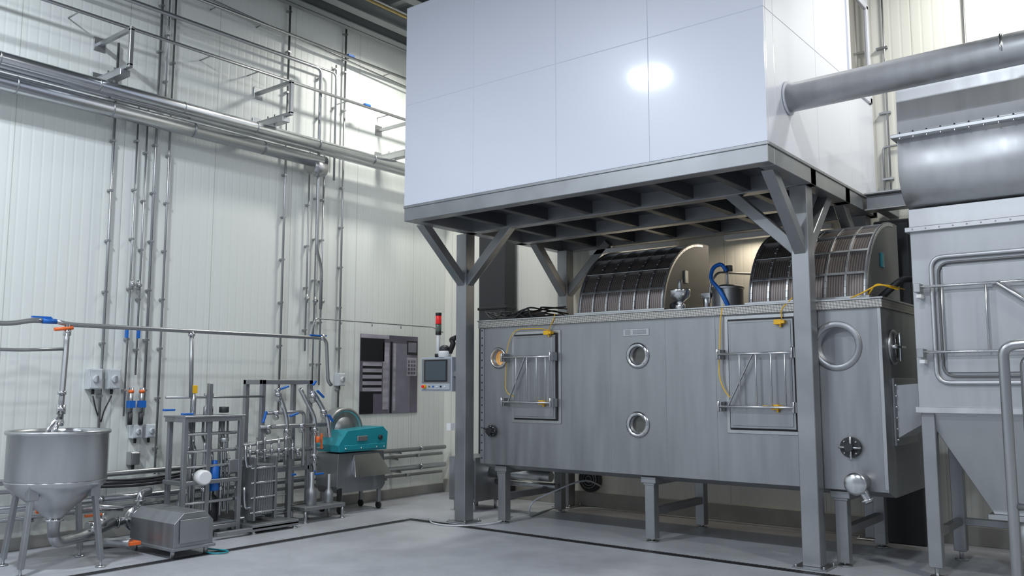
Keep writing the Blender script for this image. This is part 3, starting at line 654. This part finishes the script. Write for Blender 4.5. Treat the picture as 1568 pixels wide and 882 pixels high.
for x,z in ((-7.93,.66),(-7.78,.66),(-7.93,.24),(-7.78,.24)): g.tube([(x,5.47,z),(x,5.41,z),(x,5.39,z+.1),(x,5.39,z+.22)],.016,m_bright,.04,8)
for k in range(7):
    y=5.46+k*.09;g.tube([(-7.80,y,.70),(-7.80,y,.86+.04*(k%3)),(-7.9,y+.06,.9+.04*(k%3))],.012,m_ss,.03,8);g.cyl((-7.80,y,.80),(-7.80,y,.83),.025,m_bright,n=10)
g.tube([(-7.85,5.40,.88),(-7.85,6.0,.92),(-8.0,6.1,.92)],.022,m_ss,.05,10)
g.done()
# ------------------------------------------------------------ valve manifold frame
g=G('valve_manifold_frame',.003)
for y in (5.76,6.40):
    g.box(-8.06,-8.01,y-.025,y+.025,.05,1.56,m_frame);g.box(-8.36,-8.31,y-.025,y+.025,.05,1.56,m_frame)
    g.box(-8.36,-8.01,y-.025,y+.025,1.51,1.56,m_frame);g.box(-8.36,-8.01,y-.025,y+.025,.1,.14,m_frame)
for z in (1.51,.55,.12): g.box(-8.06,-8.01,5.76,6.40,z,z+.05,m_frame)
g.box(-8.36,-8.31,5.76,6.40,1.51,1.56,m_frame)
for x in (-8.035,-8.335):
    for y in (5.76,6.40): g.cyl((x,y,0),(x,y,.05),.02,m_ss);g.cyl((x,y,0),(x,y,.01),.035,m_ss)
g.tube([(-7.98,5.90,1.46),(-7.98,5.98,1.30),(-7.98,6.05,1.12),(-7.98,6.05,.60)],.028,m_bright,.08,12)
g.tube([(-7.98,6.38,1.44),(-7.98,6.50,1.30),(-7.98,6.62,1.12),(-7.98,6.66,.9)],.030,m_clad,.08,12)
g.tube([(-7.98,6.22,1.46),(-7.98,6.34,1.28),(-7.98,6.44,1.12),(-7.98,6.44,.45)],.026,m_bright,.08,12)
g.tube([(-7.98,5.70,1.05),(-7.98,6.60,1.05)],.024,m_ss,.08,12);g.tube([(-8.02,5.6,.78),(-8.02,6.6,.78)],.02,m_ss,.08,12);g.tube([(-8.0,5.8,1.20),(-8.0,6.3,1.20),(-8.0,6.3,.6)],.02,m_ss,.06,12)
for y,z in ((5.92,1.40),(6.05,1.0),(6.40,1.38),(6.44,1.0),(6.56,1.2),(6.05,.75),(6.44,.7),(5.8,1.05),(6.25,1.05),(6.2,.78),(5.9,1.2)):
    g.cyl((-7.98,y,z-.02),(-7.98,y,z+.02),.042,m_bright,n=16);g.cyl((-7.98,y-.02,z-.05),(-7.98,y+.02,z-.04),.036,m_bright,n=16)
for a,b in (((5.92,1.46),(6.02,1.49)),((6.05,1.16),(6.16,1.19)),((6.42,1.44),(6.52,1.36)),((6.36,1.50),(6.40,1.55)),((6.60,1.16),(6.66,1.08)),((6.05,.52),(6.15,.52)),((6.42,.50),(6.54,.50)),((5.70,1.10),(5.74,1.22))):
    g.beam((-7.93,a[0],a[1]),(-7.93,b[0],b[1]),.03,.02,m_blue)
g.cyl((-7.93,6.45,.85),(-7.93,6.45,.92),.022,m_orange);g.box(-7.95,-7.93,6.5,6.52,.78,.95,m_orange)
g.box(-8.05,-7.75,6.15,6.72,.13,.17,m_frame)
for x in (-8.02,-7.78): 
    for y in (6.18,6.70): g.cyl((x,y,0),(x,y,.13),.018,m_ss);g.cyl((x,y,0),(x,y,.01),.035,m_ss)
g.lathe((-7.9,6.35,.17),(0,0,1),[(.06,0),(.06,.16),(.03,.20),(.03,.36)],m_frame,18);g.lathe((-7.9,6.6,.17),(0,0,1),[(.05,0),(.05,.12),(.02,.16),(.02,.32)],m_frame,18)
g.done()
# ------------------------------------------------------------ teal shredder
sh=empty('teal_shredder_machine')
g=G('shredder_body',.006)
ya,yb=6.78,7.55;xf,xb=-7.98,-8.36
g.prism([(xf,ya+.02,.70),(xf,yb-.03,.70),(xf,yb,.30),(xf,yb-.05,.24),(xf,ya+.05,.24),(xf,ya,.32)],(xb-xf,0,0),m_tank)
g.hexa([(xf,ya+.22,.46),(xf+.10,ya+.20,.42),(xf+.10,yb+.02,.42),(xf,yb-.02,.46),(xf,ya+.22,.68),(xf+.005,ya+.26,.68),(xf+.005,yb-.12,.68),(xf,yb-.12,.68)],m_bright)
for x in (xf-.03,xb+.03):
    for y in (ya+.08,yb-.08): g.box(x-.02,x+.02,y-.02,y+.02,.08,.26,m_frame);g.cyl((x,y-.012,.045),(x,y+.012,.045),.045,m_black)
g.box(xf-.02,xf+.005,ya+.02,ya+.08,.15,.3,m_black)
g.done(sh)
g=G('shredder_hood',.012)
g.prism([(xf+.06,ya-.02,.72),(xf+.06,ya-.04,.80),(xf+.06,ya+.10,.97),(xf+.06,yb-.10,1.00),(xf+.06,yb-.02,.93),(xf+.06,yb-.04,.72)],(xb-xf-.02,0,0),m_teal)
g.box(xf+.055,xf+.075,ya+.05,yb-.08,.74,.80,m_teal);g.box(xf+.06,xf+.08,ya+.24,ya+.40,.84,.90,m_frame);g.cyl((xf+.06,yb-.16,.87),(xf+.09,yb-.16,.87),.03,m_dark)
for y in (ya+.06,ya+.3,ya+.55,yb-.1): g.cyl((xf+.06,y,.76),(xf+.085,y,.76),.012,m_bright,n=6)
g.done(sh)
g=G('shredder_drum',.004)
g.lathe((-8.36,7.08,.95),(1,0,0),[(.26,0),(.28,.01),(.28,.17),(.26,.18),(.24,.18),(.23,.165)],m_ss,40);g.lathe((-8.36,7.08,.95),(1,0,0),[(.2,.16),(.05,.185),(0,.185)],m_tank,40)
g.done(sh)
# ------------------------------------------------------------ poster
po=empty('poster')
m_p1=mat('poster_ground',(.13,.12,.155),0,.35,noise=.35,nscale=1.8,stretch=(1,1,2));m_p2=mat('poster_black',(.012,.012,.016),0,.35);m_p3=mat('poster_light',(.36,.34,.39),0,.35,noise=.25,nscale=3,stretch=(1,1,5));m_p4=mat('poster_mid',(.20,.19,.235),0,.35,noise=.2,nscale=3)
a=W(7.38,1.14,XW);b=W(8.40,2.15,XW);py0,pz0,py1,pz1=a.y,a.z,b.y,b.z;pw,ph=py1-py0,pz1-pz0
g=G('poster_sheet',0)
g.box(XW+.001,XW+.012,py0,py1,pz0,pz1,m_p1)
def pr(u0,u1,v0,v1,m,l=1): g.box(XW+.010,XW+.0125+.001*l,py0+pw*u0,py0+pw*u1,pz0+ph*v0,pz0+ph*v1,m)
pr(0,.40,.66,.95,m_p2);pr(0,.22,.0,.28,m_p2);pr(0,.48,.95,1,m_p3);pr(.48,.86,0,.90,m_p4);pr(.50,.54,0,.92,m_p2,2);pr(.56,.60,.03,.9,m_p3,2)
for i,v in enumerate((.60,.52,.44,.36,.28)): pr(.04,.36,v,v+.045,m_p3,2);pr(.04,.36,v-.03,v,m_p2,2)
pr(.38,.48,.05,.9,m_p3,1)
pr(.80,.99,.76,.94,m_p2,3);pr(.82,.97,.79,.92,m_p4,4);pr(.80,.98,.48,.72,m_p3,3)
for i in range(4):
    for j in range(3): pr(.82+.05*j,.855+.05*j,.50+.05*i,.535+.05*i,m_p1,4)
g.done(po)
# ------------------------------------------------------------ lamps
def lamp(x,y,z,w,d,power,col,spread=180):
    g=G('ceiling_lamp',.005)
    g.box(x-w/2-.02,x+w/2+.02,y-d/2-.02,y+d/2+.02,z+.01,z+.08,m_lamp);g.cyl((x,y,z+.08),(x,y,ZC),.01,m_lamp);ob=g.done()
    l=bpy.data.lights.new('lamp_light','AREA');l.shape='RECTANGLE';l.size=w;l.size_y=d;l.energy=power;l.color=col;l.spread=math.radians(spread)
    o=bpy.data.objects.new('led_emitter',l);o.location=(x,y,z);COL.objects.link(o);o.parent=ob
cool=(.84,.91,1.0);neut=(1,.99,.93);warm=(1,.86,.68)
lamp(-6.30,1.55,6.1,.18,.22,110,cool);lamp(-6.04,1.55,6.1,.18,.22,110,cool)
lamp(-1.5,1.5,6.1,.5,.5,190,cool);lamp(-2.5,-3.0,6.1,.5,.5,200,cool);lamp(2.5,4.5,6.1,.5,.5,175,neut)
lamp(-7.3,7.75,6.17,.25,.5,85,neut,160)
lamp(-.9,8.2,6.1,.5,.5,90,neut);lamp(-7.1,-4.6,6.1,.4,.4,260,cool)
for x in (-5.3,-3.5):  # added lamps, unseen themselves, for the warm light behind the tank
    g=G('unseen_strip_lamp',.004);g.box(x-.6,x+.6,9.0,9.1,3.12,3.18,m_white);ob=g.done()
    l=bpy.data.lights.new('tube','AREA');l.shape='RECTANGLE';l.size=1.0;l.size_y=.08;l.energy=7;l.color=warm
    o=bpy.data.objects.new('unseen_strip_emitter',l);o.location=(x,9.05,3.11);COL.objects.link(o);o.parent=ob
w=bpy.data.worlds.new('world');scene.world=w;w.use_nodes=True
w.node_tree.nodes['Background'].inputs[0].default_value=(.66,.73,.86,1);w.node_tree.nodes['Background'].inputs[1].default_value=.40
# ------------------------------------------------------------ camera
c=bpy.data.cameras.new('camera');co=bpy.data.objects.new('camera',c);COL.objects.link(co)
c.sensor_width=36;c.lens=36*1325/1568;c.clip_end=100
co.location=(0,0,1.5);co.rotation_euler=(math.radians(90)+math.asin(149/1333.),0,math.radians(38.4))
scene.camera=co
scene.view_settings.view_transform='Standard';scene.view_settings.look='None';scene.view_settings.exposure=0
